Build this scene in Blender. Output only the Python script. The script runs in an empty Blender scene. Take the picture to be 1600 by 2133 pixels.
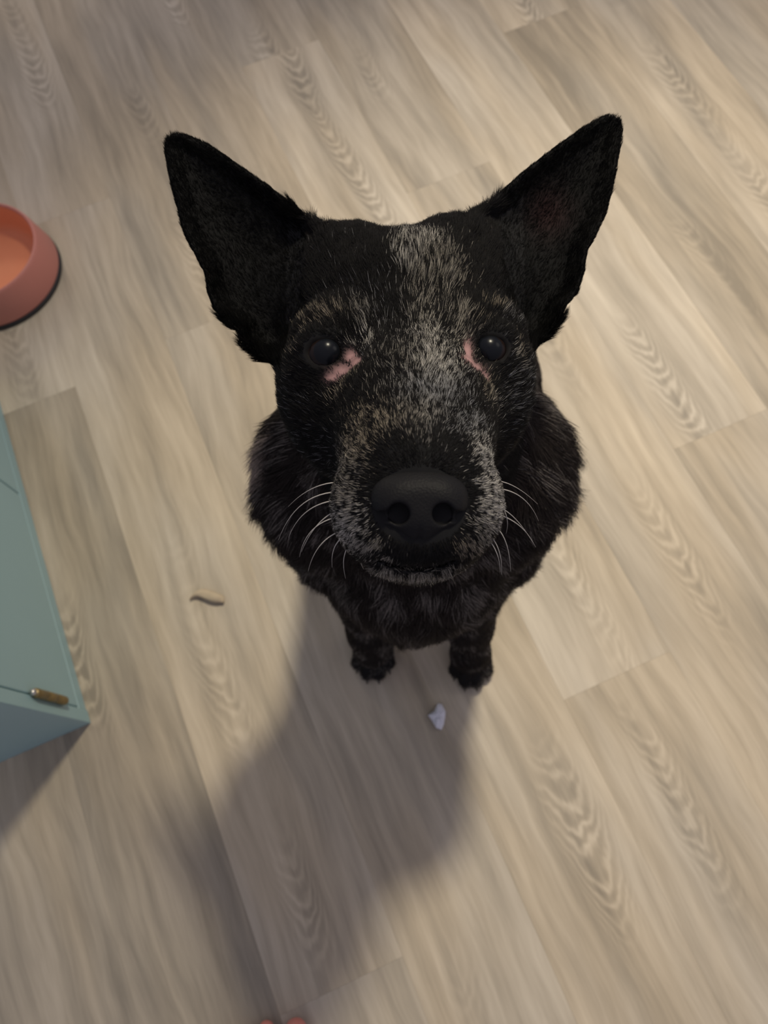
import bpy, math, random
import numpy as np
from mathutils import Matrix, Vector, Quaternion

# ---------------------------------------------------------------- camera, world, lamps, exposure
SC = bpy.context.scene
COL = SC.collection
F_PX, PX, PY, CAM_H = 1600.0, 800.0, 1066.5, 1.0


def cam_rot(nx=95.0, ny=600.0):
    down = np.array([nx, -ny, -F_PX]); down /= np.linalg.norm(down)
    Z = -down
    up = np.array([0, 1.0, 0]); Y = up - up.dot(Z) * Z; Y /= np.linalg.norm(Y)
    return np.array([np.cross(Y, Z), Y, Z])


R = cam_rot()                       # rows: world axes in camera axes
CAMP = np.array([0, 0, CAM_H])


def W(px, py, d):                   # a point d metres deep along the view, as a world point
    return R @ np.array([(px - PX) * d / F_PX, (PY - py) * d / F_PX, -d]) + CAMP


def C3(px, py, d):                  # the same in head axes (x right, y up, z depth)
    return np.array([(px - PX) * d / F_PX, (PY - py) * d / F_PX, d])


def to_head(w):                     # world -> head axes
    c = (np.asarray(w) - CAMP) @ R
    return np.stack([c[..., 0], c[..., 1], -c[..., 2]], -1)


def to_world(h):
    h = np.asarray(h)
    return np.stack([h[..., 0], h[..., 1], -h[..., 2]], -1) @ R.T + CAMP


def floor_pt(px, py, z=0.0):
    d = R @ np.array([px - PX, PY - py, -F_PX])
    return CAMP + d * ((CAM_H - z) / -d[2])


cd = bpy.data.cameras.new('camera')
cam = bpy.data.objects.new('camera', cd)
COL.objects.link(cam)
cam.matrix_world = Matrix([list(R[0]) + [0], list(R[1]) + [0], list(R[2]) + [CAM_H], [0, 0, 0, 1]])
cd.sensor_fit = 'VERTICAL'
cd.sensor_height = 24.0
cd.lens = 24.0 * F_PX / 2133.0
cd.clip_start = 0.02
cd.dof.use_dof = True
cd.dof.focus_distance = 0.385
cd.dof.aperture_fstop = 7.0
SC.camera = cam

wd = bpy.data.worlds.new('world')
SC.world = wd
wd.use_nodes = True
bg = wd.node_tree.nodes['Background']
bg.inputs[0].default_value = (0.88, 0.84, 1.0, 1)
bg.inputs[1].default_value = 0.37

LAMP = (0.50, 1.60, 2.80)
ld = bpy.data.lights.new('ceiling_spot', 'SPOT')
ld.shadow_soft_size = 0.14; ld.energy = 320; ld.color = (1.0, 0.90, 0.70)
ld.spot_size = math.radians(49); ld.spot_blend = 1.0
lo = bpy.data.objects.new('ceiling_spot', ld); COL.objects.link(lo)
lo.location = LAMP
lo.rotation_euler = (Vector((0.36, 0.42, 0)) - Vector(LAMP)).to_track_quat('-Z', 'Y').to_euler()

FILL_POS = (1.9, 0.9, 1.9)
l2 = bpy.data.lights.new('side_fill_light', 'AREA')  # weak soft fill added on the right, mainly to light the cabinet front
l2.shape = 'DISK'; l2.size = 0.9; l2.energy = 3.5; l2.color = (1.0, 0.93, 0.84)
l2o = bpy.data.objects.new('side_fill_light', l2); COL.objects.link(l2o)
l2o.location = FILL_POS
l2o.rotation_euler = (Vector((0, 0.3, 0.1)) - Vector(FILL_POS)).to_track_quat('-Z', 'Y').to_euler()

l3 = bpy.data.lights.new('far_left_fill', 'POINT')  # warm unseen point light, added to brighten the far-left floor
l3.energy = 11; l3.shadow_soft_size = 0.12; l3.color = (1.0, 0.86, 0.58)
l3o = bpy.data.objects.new('far_left_fill', l3); COL.objects.link(l3o)
l3o.location = (-1.25, 2.0, 0.95)

SC.view_settings.view_transform = 'Standard'
SC.view_settings.look = 'None'
SC.view_settings.gamma = 1
SC.view_settings.use_curve_mapping = False
SC.view_settings.exposure = 0.0
SC.cycles.max_bounces = 6

rng = np.random.default_rng(7)
random.seed(7)


# ---------------------------------------------------------------- helpers
def srgb(r, g, b):
    f = lambda c: ((c / 255 + 0.055) / 1.055) ** 2.4 if c > 10 else c / 255 / 12.92
    return (f(r), f(g), f(b), 1)


def mesh_obj(name, V, Fc, mat=None, parent=None, smooth=True):
    me = bpy.data.meshes.new(name)
    me.from_pydata([tuple(map(float, v)) for v in V], [], [tuple(map(int, f)) for f in Fc])
    me.update()
    if smooth:
        me.polygons.foreach_set('use_smooth', [True] * len(me.polygons))
    o = bpy.data.objects.new(name, me)
    COL.objects.link(o)
    if mat: me.materials.append(mat)
    if parent is not None: o.parent = parent
    return o


def empty(name, loc=(0, 0, 0), rz=0):
    o = bpy.data.objects.new(name, None)
    COL.objects.link(o)
    o.location = loc; o.rotation_euler = (0, 0, rz)
    o.empty_display_size = 0.05
    return o


def tag(o, label=None, cat=None, group=None, kind=None):
    if label: o['label'] = label
    if cat: o['category'] = cat
    if group: o['group'] = group
    if kind: o['kind'] = kind
    return o


def rel(o, parent):                 # parent without moving (vertices are already world based)
    o.parent = parent
    o.matrix_parent_inverse = Matrix.LocRotScale(parent.location, parent.rotation_euler, None).inverted()
    return o


def box(x0, x1, y0, y1, z0, z1, bev=0.0):
    """a box with bevelled edges as verts, faces"""
    import bmesh
    bm = bmesh.new()
    bmesh.ops.create_cube(bm, size=1)
    for v in bm.verts:
        v.co = Vector(((x0 + x1) / 2 + v.co.x * (x1 - x0), (y0 + y1) / 2 + v.co.y * (y1 - y0), (z0 + z1) / 2 + v.co.z * (z1 - z0)))
    if bev:
        bmesh.ops.bevel(bm, geom=bm.edges[:], offset=bev, segments=2, affect='EDGES', profile=0.5)
    bm.verts.index_update()
    V = [tuple(v.co) for v in bm.verts]; Fc = [[v.index for v in f.verts] for f in bm.faces]
    bm.free()
    return V, Fc


def mat_new(name):
    m = bpy.data.materials.new(name)
    m.use_nodes = True
    nt = m.node_tree
    return m, nt, nt.nodes['Principled BSDF']


def nd(nt, t, **kw):
    n = nt.nodes.new(t)
    for k, v in kw.items(): setattr(n, k, v)
    return n


def math_n(nt, op, a, b=None, c=None, clamp=False):
    n = nd(nt, 'ShaderNodeMath', operation=op, use_clamp=clamp)
    for i, x in enumerate((a, b, c)):
        if x is None: continue
        if hasattr(x, 'is_output'): nt.links.new(x, n.inputs[i])
        else: n.inputs[i].default_value = x
    return n.outputs[0]


def noise_n(nt, vec, scale, detail=4, rough=0.5, dist=0.0, dims='3D'):
    n = nd(nt, 'ShaderNodeTexNoise', noise_dimensions=dims)
    n.inputs['Scale'].default_value = scale
    n.inputs['Detail'].default_value = detail
    n.inputs['Roughness'].default_value = rough
    n.inputs['Distortion'].default_value = dist
    nt.links.new(vec, n.inputs['Vector'])
    return n.outputs[0]


def vscale(nt, vec, s):
    n = nd(nt, 'ShaderNodeVectorMath', operation='MULTIPLY')
    nt.links.new(vec, n.inputs[0]); n.inputs[1].default_value = s
    return n.outputs[0]


def maprange(nt, x, a, b, c=0.0, d=1.0, smooth=True):
    n = nd(nt, 'ShaderNodeMapRange')
    n.interpolation_type = 'SMOOTHSTEP' if smooth else 'LINEAR'
    nt.links.new(x, n.inputs[0])
    for i, v in zip((1, 2, 3, 4), (a, b, c, d)): n.inputs[i].default_value = v
    return n.outputs[0]


def mixc(nt, fac, a, b, mode='MIX'):
    n = nd(nt, 'ShaderNodeMix', data_type='RGBA', blend_type=mode)
    for i, x in ((0, fac), (6, a), (7, b)):
        if hasattr(x, 'is_output'): nt.links.new(x, n.inputs[i])
        else: n.inputs[i].default_value = x
    return n.outputs[2]


# ---------------------------------------------------------------- materials
def plank_material():
    m, nt, bs = mat_new('grey_oak_vinyl')
    tc = nd(nt, 'ShaderNodeTexCoord'); oi = nd(nt, 'ShaderNodeObjectInfo')
    off = nd(nt, 'ShaderNodeVectorMath', operation='MULTIPLY')
    cx = nd(nt, 'ShaderNodeCombineXYZ')
    for i, k in enumerate((37.0, 91.0, 53.0)):
        nt.links.new(math_n(nt, 'MULTIPLY', oi.outputs['Random'], k), cx.inputs[i])
    add = nd(nt, 'ShaderNodeVectorMath', operation='ADD')
    nt.links.new(tc.outputs['Object'], add.inputs[0]); nt.links.new(cx.outputs[0], add.inputs[1])
    P = add.outputs[0]
    sep = nd(nt, 'ShaderNodeSeparateXYZ'); nt.links.new(tc.outputs['Object'], sep.inputs[0])
    # wandering across-grain coordinate
    wob = noise_n(nt, vscale(nt, P, (2.2, 4.0, 1)), 1.0, 3, 0.5)
    wob2 = math_n(nt, 'MULTIPLY', math_n(nt, 'SUBTRACT', wob, 0.5), 0.075)
    ctr = math_n(nt, 'MULTIPLY', math_n(nt, 'SUBTRACT', math_n(nt, 'FRACT', math_n(nt, 'MULTIPLY', oi.outputs['Random'], 17.3)), 0.5), 0.08)
    yy = math_n(nt, 'ADD', math_n(nt, 'SUBTRACT', sep.outputs[1], ctr), wob2)
    sy = nd(nt, 'ShaderNodeCombineXYZ')
    psep = nd(nt, 'ShaderNodeSeparateXYZ'); nt.links.new(P, psep.inputs[0])
    nt.links.new(psep.outputs[0], sy.inputs[0])
    nt.links.new(math_n(nt, 'ADD', psep.outputs[1], wob2), sy.inputs[1]); nt.links.new(psep.outputs[2], sy.inputs[2])
    S = sy.outputs[0]
    streak = noise_n(nt, vscale(nt, S, (5, 75, 1)), 1.0, 5, 0.55)
    broad = noise_n(nt, vscale(nt, S, (3.0, 16, 1)), 1.0, 3, 0.5)
    patch = noise_n(nt, vscale(nt, P, (2.3, 9, 1)), 1.0, 2, 0.5)
    fine = noise_n(nt, vscale(nt, S, (30, 420, 1)), 1.0, 3, 0.6)
    # cathedral arches
    y2 = math_n(nt, 'MULTIPLY', yy, yy)
    dist = noise_n(nt, vscale(nt, P, (14, 30, 1)), 1.0, 3, 0.55)
    ph = math_n(nt, 'ADD', math_n(nt, 'ADD', sep.outputs[0], math_n(nt, 'MULTIPLY', y2, 75.0)), math_n(nt, 'MULTIPLY', dist, 0.085))
    arch = math_n(nt, 'MULTIPLY_ADD', math_n(nt, 'SINE', math_n(nt, 'MULTIPLY', ph, 6.283 / 0.026)), 0.5, 0.5)
    arch = math_n(nt, 'MULTIPLY', math_n(nt, 'POWER', arch, 1.6), 1.0)
    hump = maprange(nt, math_n(nt, 'ABSOLUTE', yy), 0.004, 0.036, 1.0, 0.0)
    am = maprange(nt, noise_n(nt, vscale(nt, P, (2.4, 2.0, 1)), 1.0, 1, 0.5), 0.50, 0.64)
    amask = math_n(nt, 'MULTIPLY', hump, am)
    tone = nd(nt, 'ShaderNodeAttribute', attribute_type='OBJECT', attribute_name='tone')
    t0 = math_n(nt, 'ADD', math_n(nt, 'MULTIPLY', math_n(nt, 'SUBTRACT', streak, 0.5), 1.05),
                math_n(nt, 'MULTIPLY', math_n(nt, 'SUBTRACT', broad, 0.5), 1.15))
    t1 = math_n(nt, 'ADD', t0, math_n(nt, 'MULTIPLY', math_n(nt, 'SUBTRACT', fine, 0.5), 0.28))
    t2 = math_n(nt, 'ADD', t1, math_n(nt, 'MULTIPLY', amask, math_n(nt, 'MULTIPLY_ADD', arch, 0.52, -0.27)))
    t3 = math_n(nt, 'ADD', math_n(nt, 'ADD', t2, 0.5), math_n(nt, 'MULTIPLY', tone.outputs['Fac'], 1.0))
    cr = nd(nt, 'ShaderNodeValToRGB')
    e = cr.color_ramp.elements
    e[0].position = 0.0; e[0].color = srgb(140, 131, 117)
    e[1].position = 1.0; e[1].color = srgb(204, 192, 173)
    a = cr.color_ramp.elements.new(0.5); a.color = srgb(176, 164, 146)
    nt.links.new(t3, cr.inputs[0])
    warm = mixc(nt, maprange(nt, patch, 0.35, 0.65), (0.98, 1.0, 1.03, 1), (1.02, 1.0, 0.96, 1))
    col = mixc(nt, 1.0, cr.outputs[0], warm, 'MULTIPLY')
    nt.links.new(col, bs.inputs['Base Color'])
    bs.inputs['Roughness'].default_value = 0.6
    bs.inputs['Specular IOR Level'].default_value = 0.3
    bp = nd(nt, 'ShaderNodeBump'); bp.inputs['Strength'].default_value = 0.12; bp.inputs['Distance'].default_value = 0.001
    nt.links.new(math_n(nt, 'ADD', fine, streak), bp.inputs['Height']); nt.links.new(bp.outputs[0], bs.inputs['Normal'])
    return m


def plain(name, col, rough=0.5, spec=0.5, metal=0.0, nscale=None, namp=0.1, sss=0.0):
    m, nt, bs = mat_new(name)
    bs.inputs['Base Color'].default_value = col
    bs.inputs['Roughness'].default_value = rough
    bs.inputs['Specular IOR Level'].default_value = spec
    bs.inputs['Metallic'].default_value = metal
    if sss:
        bs.inputs['Subsurface Weight'].default_value = sss
        bs.inputs['Subsurface Radius'].default_value = (0.01, 0.004, 0.002)
        bs.inputs['Subsurface Scale'].default_value = 0.5
    if nscale:
        tc = nd(nt, 'ShaderNodeTexCoord')
        n = noise_n(nt, tc.outputs['Object'], nscale, 4, 0.55)
        lo_ = tuple(c * (1 - namp) for c in col[:3]) + (1,); hi = tuple(min(1, c * (1 + namp)) for c in col[:3]) + (1,)
        nt.links.new(mixc(nt, n, lo_, hi), bs.inputs['Base Color'])
        bp = nd(nt, 'ShaderNodeBump'); bp.inputs['Strength'].default_value = 0.15; bp.inputs['Distance'].default_value = 0.001
        nt.links.new(n, bp.inputs['Height']); nt.links.new(bp.outputs[0], bs.inputs['Normal'])
    return m


M_PLANK = plank_material()
M_SUB = plain('subfloor', srgb(60, 54, 46), 0.9)
M_TEAL = plain('teal_paint', srgb(148, 180, 184), 0.42, 0.4, nscale=9, namp=0.04)
M_BRASS = plain('aged_brass', srgb(150, 132, 92), 0.4, 0.5, 0.8, nscale=60, namp=0.3)
M_STEEL = plain('pin_steel', srgb(200, 196, 190), 0.3, 0.5, 0.9)
M_BOWL = plain('coral_silicone', srgb(196, 128, 116), 0.5, 0.4, nscale=30, namp=0.03)
M_BOWLIN = plain('orange_inside', srgb(230, 148, 108), 0.5, 0.4, nscale=30, namp=0.03)
M_RUBBER = plain('black_rubber', srgb(40, 38, 40), 0.7)
M_CHIP = plain('white_chew', srgb(214, 214, 224), 0.55, 0.4, nscale=150, namp=0.05)
M_SCRAP = plain('tan_scrap', srgb(180, 165, 142), 0.8, 0.2, nscale=120, namp=0.12)
M_SKIN = plain('toe_skin', srgb(214, 136, 122), 0.5, 0.4, nscale=90, namp=0.06, sss=0.15)
M_NAIL = plain('toe_nail', srgb(224, 170, 156), 0.3, 0.5)
M_DENIM = plain('dark_trouser_cloth', srgb(48, 50, 60), 0.85, 0.2, nscale=300, namp=0.2)

# ---------------------------------------------------------------- floor: planks laid over a subfloor
ANG = math.radians(24.6)
UD = np.array([math.sin(ANG), -math.cos(ANG)]); VD = np.array([math.cos(ANG), math.sin(ANG)])
ROT_U = math.atan2(UD[1], UD[0])
PWID, PLEN, V0 = 0.151, 1.22, -0.400

floor = tag(mesh_obj('floor', *box(-1.75, 1.75, -1.55, 2.75, -0.05, -0.0062), M_SUB, smooth=False), kind='structure',
            label='grey-beige oak-look plank floor')


def floor_build():
    V, Fc = box(-PLEN / 2 + 0.00003, PLEN / 2 - 0.00003, -PWID / 2 + 0.00003, PWID / 2 - 0.00003, -0.006, 0.0, 0.00018)
    base = mesh_obj('plank', V, Fc, M_PLANK, floor, smooth=False)
    joints = {4: -1.26, 5: -0.865, 0: -0.75, 6: -0.283, 2: -0.77, 1: -1.08, 3: -0.55, 7: 0.1, -1: 0.12}
    tones = {(0, 0): 0.10, (0, 1): -0.26, (1, 0): 0.06, (1, 1): 0.02, (2, 0): -0.1, (2, 1): 0.0, (3, 0): -0.05, (3, 1): 0.06,
             (4, 0): -0.10, (4, 1): 0.09, (5, 0): -0.12, (5, 1): 0.02, (6, 0): 0.12, (6, 1): -0.08, (7, 0): -0.24, (7, 1): -0.12,
             (8, 0): 0.02, (-1, 0): -0.05, (-1, 1): -0.02}
    first = True
    r = random.Random(11)
    for row in range(-12, 19):
        vc = V0 + (row + 0.5) * PWID
        j = joints.get(row, r.uniform(-1.2, 0))
        for k in range(-3, 4):
            uc = j + (k - 0.5) * PLEN          # k=0 ends at the joint, k=1 starts there
            c = UD * uc + VD * vc
            if not (-2.35 < c[0] < 2.35 and -2.15 < c[1] < 3.35): continue
            o = base if first else base.copy()
            if not first: COL.objects.link(o)
            first = False
            o.parent = floor
            o.location = (c[0], c[1], r.uniform(-0.00006, 0.0))
            o.rotation_euler = (0, 0, ROT_U)
            o['tone'] = float(tones.get((row, k), r.uniform(-0.08, 0.08)))


floor_build()


# ---------------------------------------------------------------- teal cabinet
def cabinet():
    c0 = floor_pt(190, 1506)[:2]
    far = floor_pt(46, 1047)[:2]
    dsplit = float(np.dot(far - c0, -UD))                   # gap between the two doors
    root = tag(empty('cabinet', (c0[0], c0[1], 0), ROT_U), 'teal painted cabinet with brass hinges standing left of the dog', 'cabinet')
    # local x = towards the picture's bottom along the planks; the front runs from x=0 to x=-L ; local y: into the room is +y
    L, D, H, T = 0.565, 0.42, 0.60, 0.018
    part = lambda n, b, m=M_TEAL, bev=0.0012: mesh_obj(n, *box(*b, bev), m, root, smooth=False)
    part('side_panel', (-T, 0, -D, 0.0, 0, H)); part('side_panel', (-L, -L + T, -D, 0.0, 0, H))
    part('bottom_rail', (-L + T, -T, -0.04, -0.0012, 0, 0.0225))
    part('top_panel', (-L - 0.01, 0.01, -D, 0.015, H, H + 0.02))
    part('back_panel', (-L + T, -T, -D, -D + 0.01, 0.02, H))
    part('bottom_panel', (-L + T, -T, -D + 0.01, -0.04, 0.02, 0.036))
    part('top_rail', (-L + T, -T, -0.04, -0.002, H - 0.03, H))
    g = 0.0022
    for i, (a, b) in enumerate(((-dsplit + g / 2, -T - g), (-L + T + g, -dsplit - g / 2))):
        d = part('door', (a, b, -0.022, -0.001, 0.0228, H - 0.032), bev=0.0018)
        xh = -T - g / 2 if i == 0 else -L + T + g / 2
        for zh in (0.112, H - 0.14):
            V, Fc = lathe([(0, -0.038), (0.0050, -0.038), (0.0055, -0.036), (0.0055, -0.013), (0.0048, -0.0125), (0.0055, -0.012), (0.0055, 0.012),
                           (0.0048, 0.0125), (0.0055, 0.013), (0.0055, 0.036), (0.0050, 0.038), (0, 0.038)], 16)
            h = mesh_obj('hinge', [(p[0] + xh, p[1] + 0.004, p[2] + zh) for p in V], Fc, M_BRASS, root)
            V, Fc = lathe([(0, 0.038), (0.003, 0.038), (0.0042, 0.041), (0.003, 0.0445), (0, 0.045)], 12)
            mesh_obj('hinge_pin', [(p[0] + xh, p[1] + 0.004, p[2] + zh) for p in V], Fc, M_STEEL, h)


def lathe(prof, n=32):
    V, Fc = [], []
    for (r, z) in prof:
        for k in range(n):
            a = 2 * math.pi * k / n
            V.append((r * math.cos(a), r * math.sin(a), z))
    for i in range(len(prof) - 1):
        for k in range(n):
            a, b = i * n + k, i * n + (k + 1) % n
            Fc.append((a, b, b + n, a + n))
    return V, Fc


cabinet()


# ---------------------------------------------------------------- coral dog bowl
def bowl():
    # right edge of the base at px (128,560); the rim's right edge at px (80,500)
    RB, RT, H = 0.105, 0.089, 0.066
    e = floor_pt(128, 562)[:2]
    loc = (e[0] - RB + 0.001, e[1] - 0.012, 0)
    root = tag(empty('dog_bowl', loc), 'coral pink dog bowl with orange inside, cut off by the left edge', 'bowl')
    prof = [(RB - 0.004, 0.008), (RB - 0.001, 0.009), (RB, 0.012), (RT + 0.006, H - 0.006), (RT + 0.0045, H - 0.001), (RT + 0.003, H), (RT + 0.001, H - 0.001), (RT, H - 0.004)]
    mesh_obj('outer_wall', *lathe(prof, 96), M_BOWL, root)
    pin = [(RT, H - 0.004), (RT - 0.002, 0.030), (RT - 0.008, 0.018), (RT - 0.018, 0.0125), (0.03, 0.0115), (0.0, 0.0115)]
    mesh_obj('inside', *lathe(pin, 96), M_BOWLIN, root)
    mesh_obj('rubber_foot', *lathe([(RB - 0.03, 0.0), (RB - 0.001, 0.0), (RB + 0.0012, 0.0015), (RB + 0.0008, 0.0078), (RB - 0.002, 0.009), (RB - 0.03, 0.009)], 96), M_RUBBER, root)


bowl()


# ---------------------------------------------------------------- small things on the floor
def chip():
    p = floor_pt(913, 1492)
    o = tag(None or empty('chew_piece', (p[0], p[1], 0)), 'small white broken chew piece on the floor below the paws', 'treat')
    out = [(-0.013, 0.001), (-0.006, 0.006), (0.000, 0.0155), (0.0045, 0.015), (0.0085, 0.006), (0.0095, -0.002), (0.007, -0.010), (0.003, -0.017), (-0.002, -0.0145), (-0.008, -0.006)]
    V = []; n = len(out)
    for s, z in ((0.90, 0.0), (1.0, 0.0025), (0.97, 0.006), (0.74, 0.0088), (0.3, 0.0105)):
        for i, (x, y) in enumerate(out):
            V.append((x * s + 0.001 * math.sin(i * 2.1), y * s, z + (0.0008 * math.sin(i * 3.3) if z > 0.003 else 0)))
    Fc = [tuple(range(n - 1, -1, -1))]
    for l in range(4):
        for i in range(n):
            a, b = l * n + i, l * n + (i + 1) % n
            Fc.append((a, b, b + n, a + n))
    Fc.append(tuple(4 * n + i for i in range(n)))
    mesh_obj('chew_body', V, Fc, M_CHIP, o, smooth=False)


chip()


def scrap():
    p = floor_pt(424, 1252)
    V, Fc = [], []
    n, m = 22, 8
    for i in range(n):
        t = i / (n - 1)
        a = math.pi * (0.95 - 1.25 * t)
        cxp, cyp = 0.010 * math.cos(a) - 0.007 + 0.030 * t, 0.010 * math.sin(a) * (1 - 0.5 * t) + 0.002 * math.sin(9 * t)
        w = 0.0055 * math.sin(math.pi * min(1, t * 0.9 + 0.08)) + 0.001
        for j in range(m):
            b = 2 * math.pi * j / m
            V.append((cxp + w * math.cos(b) * 0.4, cyp + w * math.cos(b), max(0.0, 0.0045 + 0.0045 * math.sin(b) * (0.7 + 0.3 * math.sin(13 * t)) + 0.003 * math.sin(math.pi * t))))
    for i in range(n - 1):
        for j in range(m):
            a, b = i * m + j, i * m + (j + 1) % m
            Fc.append((a, b, b + m, a + m))
    Fc.append(tuple(range(m - 1, -1, -1))); Fc.append(tuple((n - 1) * m + j for j in range(m)))
    o = mesh_obj('floor_scrap', V, Fc, M_SCRAP)
    o.location = (p[0], p[1], 0)
    tag(o, 'tiny curled tan scrap on the floor between cabinet and dog', 'scrap')


scrap()


# ---------------------------------------------------------------- implicit surfaces
class Field:
    """signed distance on a rectilinear grid, primitives blended in one after another"""
    def __init__(s, xs, ys, zs):
        s.ax = [np.asarray(a, np.float32) for a in (xs, ys, zs)]
        s.f = np.full([len(a) for a in s.ax], 0.05, np.float32)

    def _win(s, lo, hi):
        sl = tuple(slice(max(0, np.searchsorted(a, l) - 1), np.searchsorted(a, h) + 1) for a, l, h in zip(s.ax, lo, hi))
        g = np.meshgrid(*[a[w] for a, w in zip(s.ax, sl)], indexing='ij')
        return sl, np.stack(g, -1)

    def put(s, fn, lo, hi, k=0.01, mode='add'):
        pad = 0.012 + k
        sl, P = s._win(np.asarray(lo) - pad, np.asarray(hi) + pad)
        if 0 in P.shape[:3]: return
        d = fn(P).astype(np.float32)
        a = s.f[sl]
        if mode == 'add':
            h = np.maximum(k - np.abs(a - d), 0) / max(k, 1e-6)
            s.f[sl] = np.minimum(a, d) - h * h * k * 0.25
        else:
            d = -d
            h = np.maximum(k - np.abs(a - d), 0) / max(k, 1e-6)
            s.f[sl] = np.maximum(a, d) + h * h * k * 0.25

    def ell(s, c, r, k=0.01, rot=None, mode='add'):
        c = np.asarray(c, float); r = np.asarray(r, float)

        def fn(P):
            q = P - c
            if rot is not None: q = q @ rot          # columns of rot = local axes
            k0 = np.sqrt(((q / r) ** 2).sum(-1)) + 1e-9
            k1 = np.sqrt(((q / (r * r)) ** 2).sum(-1)) + 1e-9
            return k0 * (k0 - 1) / k1
        m = r.max() if rot is not None else r
        s.put(fn, c - m, c + m, k, mode)

    def cap(s, pts, rad, k=0.01, mode='add', flat=None):
        pts = [np.asarray(p, float) for p in pts]
        for i in range(len(pts) - 1):
            a, b, ra, rb = pts[i], pts[i + 1], rad[i], rad[i + 1]

            def fn(P):
                ab = b - a
                t = np.clip(((P - a) @ ab) / ab.dot(ab), 0, 1)
                q = P - a - t[..., None] * ab
                return np.sqrt((q * q).sum(-1)) - (ra + (rb - ra) * t)
            m = max(ra, rb)
            s.put(fn, np.minimum(a, b) - m, np.maximum(a, b) + m, k if i else k, mode)

    def mesh(s):
        F = s.f; sg = F < 0
        nx, ny, nz = F.shape
        cnt = np.zeros((nx - 1, ny - 1, nz - 1), np.int8)
        for dx in (0, 1):
            for dy in (0, 1):
                for dz in (0, 1):
                    cnt += sg[dx:nx - 1 + dx, dy:ny - 1 + dy, dz:nz - 1 + dz]
        act = (cnt > 0) & (cnt < 8)
        I = np.argwhere(act)
        idx = np.full(act.shape, -1, np.int64); idx[act] = np.arange(len(I))
        acc = np.zeros((len(I), 3)); num = np.zeros(len(I))
        X = s.ax
        for ax in range(3):
            o1, o2 = [a for a in range(3) if a != ax]
            for p in (0, 1):
                for q in (0, 1):
                    a = I.copy(); a[:, o1] += p; a[:, o2] += q
                    b = a.copy(); b[:, ax] += 1
                    fa = F[a[:, 0], a[:, 1], a[:, 2]]; fb = F[b[:, 0], b[:, 1], b[:, 2]]
                    m = (fa < 0) != (fb < 0)
                    t = np.where(m, fa / np.where(fa == fb, 1, fa - fb), 0)
                    pt = np.stack([X[c][a[:, c]] for c in range(3)], -1).astype(float)
                    pt[:, ax] += t * (X[ax][b[:, ax]] - X[ax][a[:, ax]])
                    acc[m] += pt[m]; num[m] += 1
        V = acc / num[:, None]
        quads = []
        for ax in range(3):
            o1, o2 = [a for a in range(3) if a != ax]
            sl_a = [slice(None)] * 3; sl_b = [slice(None)] * 3
            sl_a[ax] = slice(0, -1); sl_b[ax] = slice(1, None)
            A, B = sg[tuple(sl_a)], sg[tuple(sl_b)]
            ed = np.argwhere(A != B)
            ok = (ed[:, o1] > 0) & (ed[:, o2] > 0) & (ed[:, o1] < F.shape[o1] - 1) & (ed[:, o2] < F.shape[o2] - 1)
            ed = ed[ok]
            fl = A[ed[:, 0], ed[:, 1], ed[:, 2]]
            c = []
            for (p, q) in ((1, 1), (0, 1), (0, 0), (1, 0)):
                e = ed.copy(); e[:, o1] -= p; e[:, o2] -= q
                c.append(idx[e[:, 0], e[:, 1], e[:, 2]])
            Q = np.stack(c, -1)
            inv = fl if ax != 1 else ~fl
            Q[~inv] = Q[~inv][:, ::-1]
            quads.append(Q)
        Q = np.concatenate(quads)
        return V, Q[(Q >= 0).all(1)]


def np_mesh(name, V, Q, mat, parent=None, smooth=True):
    me = bpy.data.meshes.new(name)
    nv, nq = len(V), len(Q)
    me.vertices.add(nv); me.vertices.foreach_set('co', np.asarray(V, np.float32).ravel())
    me.loops.add(nq * 4); me.loops.foreach_set('vertex_index', np.asarray(Q, np.int32).ravel())
    me.polygons.add(nq); me.polygons.foreach_set('loop_start', np.arange(0, nq * 4, 4, dtype=np.int32))
    me.polygons.foreach_set('loop_total', np.full(nq, 4, np.int32))
    me.polygons.foreach_set('use_smooth', np.ones(nq, bool))
    me.update(calc_edges=True); me.validate()
    me.materials.append(mat)
    o = bpy.data.objects.new(name, me); COL.objects.link(o)
    if parent is not None: rel(o, parent)
    return o


def vnormals(V, Q):
    a = V[Q[:, 2]] - V[Q[:, 0]]; b = V[Q[:, 3]] - V[Q[:, 1]]
    n = np.cross(a, b)
    N = np.zeros_like(V)
    for i in range(4): np.add.at(N, Q[:, i], n)
    return N / (np.linalg.norm(N, axis=1, keepdims=True) + 1e-12)


def poly_sd(px, py, poly):
    """signed distance to a closed polygon, negative inside"""
    d = np.full(px.shape, 1e9); s = np.ones(px.shape)
    n = len(poly)
    for i in range(n):
        ax, ay = poly[i]; bx, by = poly[i - 1]
        ex, ey = bx - ax, by - ay
        wx, wy = px - ax, py - ay
        t = np.clip((wx * ex + wy * ey) / (ex * ex + ey * ey + 1e-12), 0, 1)
        d = np.minimum(d, (wx - ex * t) ** 2 + (wy - ey * t) ** 2)
        c1 = py >= ay; c2 = py < by; c3 = ex * wy > ey * wx
        flip = (c1 & c2 & c3) | (~c1 & ~c2 & ~c3)
        s = np.where(flip, -s, s)
    return s * np.sqrt(d)


# ---------------------------------------------------------------- the dog: one continuous body surface
FUR_SCALE = 1.0
EYE_L, EYE_R = C3(680, 740, 0.4140), C3(1016, 734, 0.4140)
EYE_RAD = 0.0118

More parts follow.
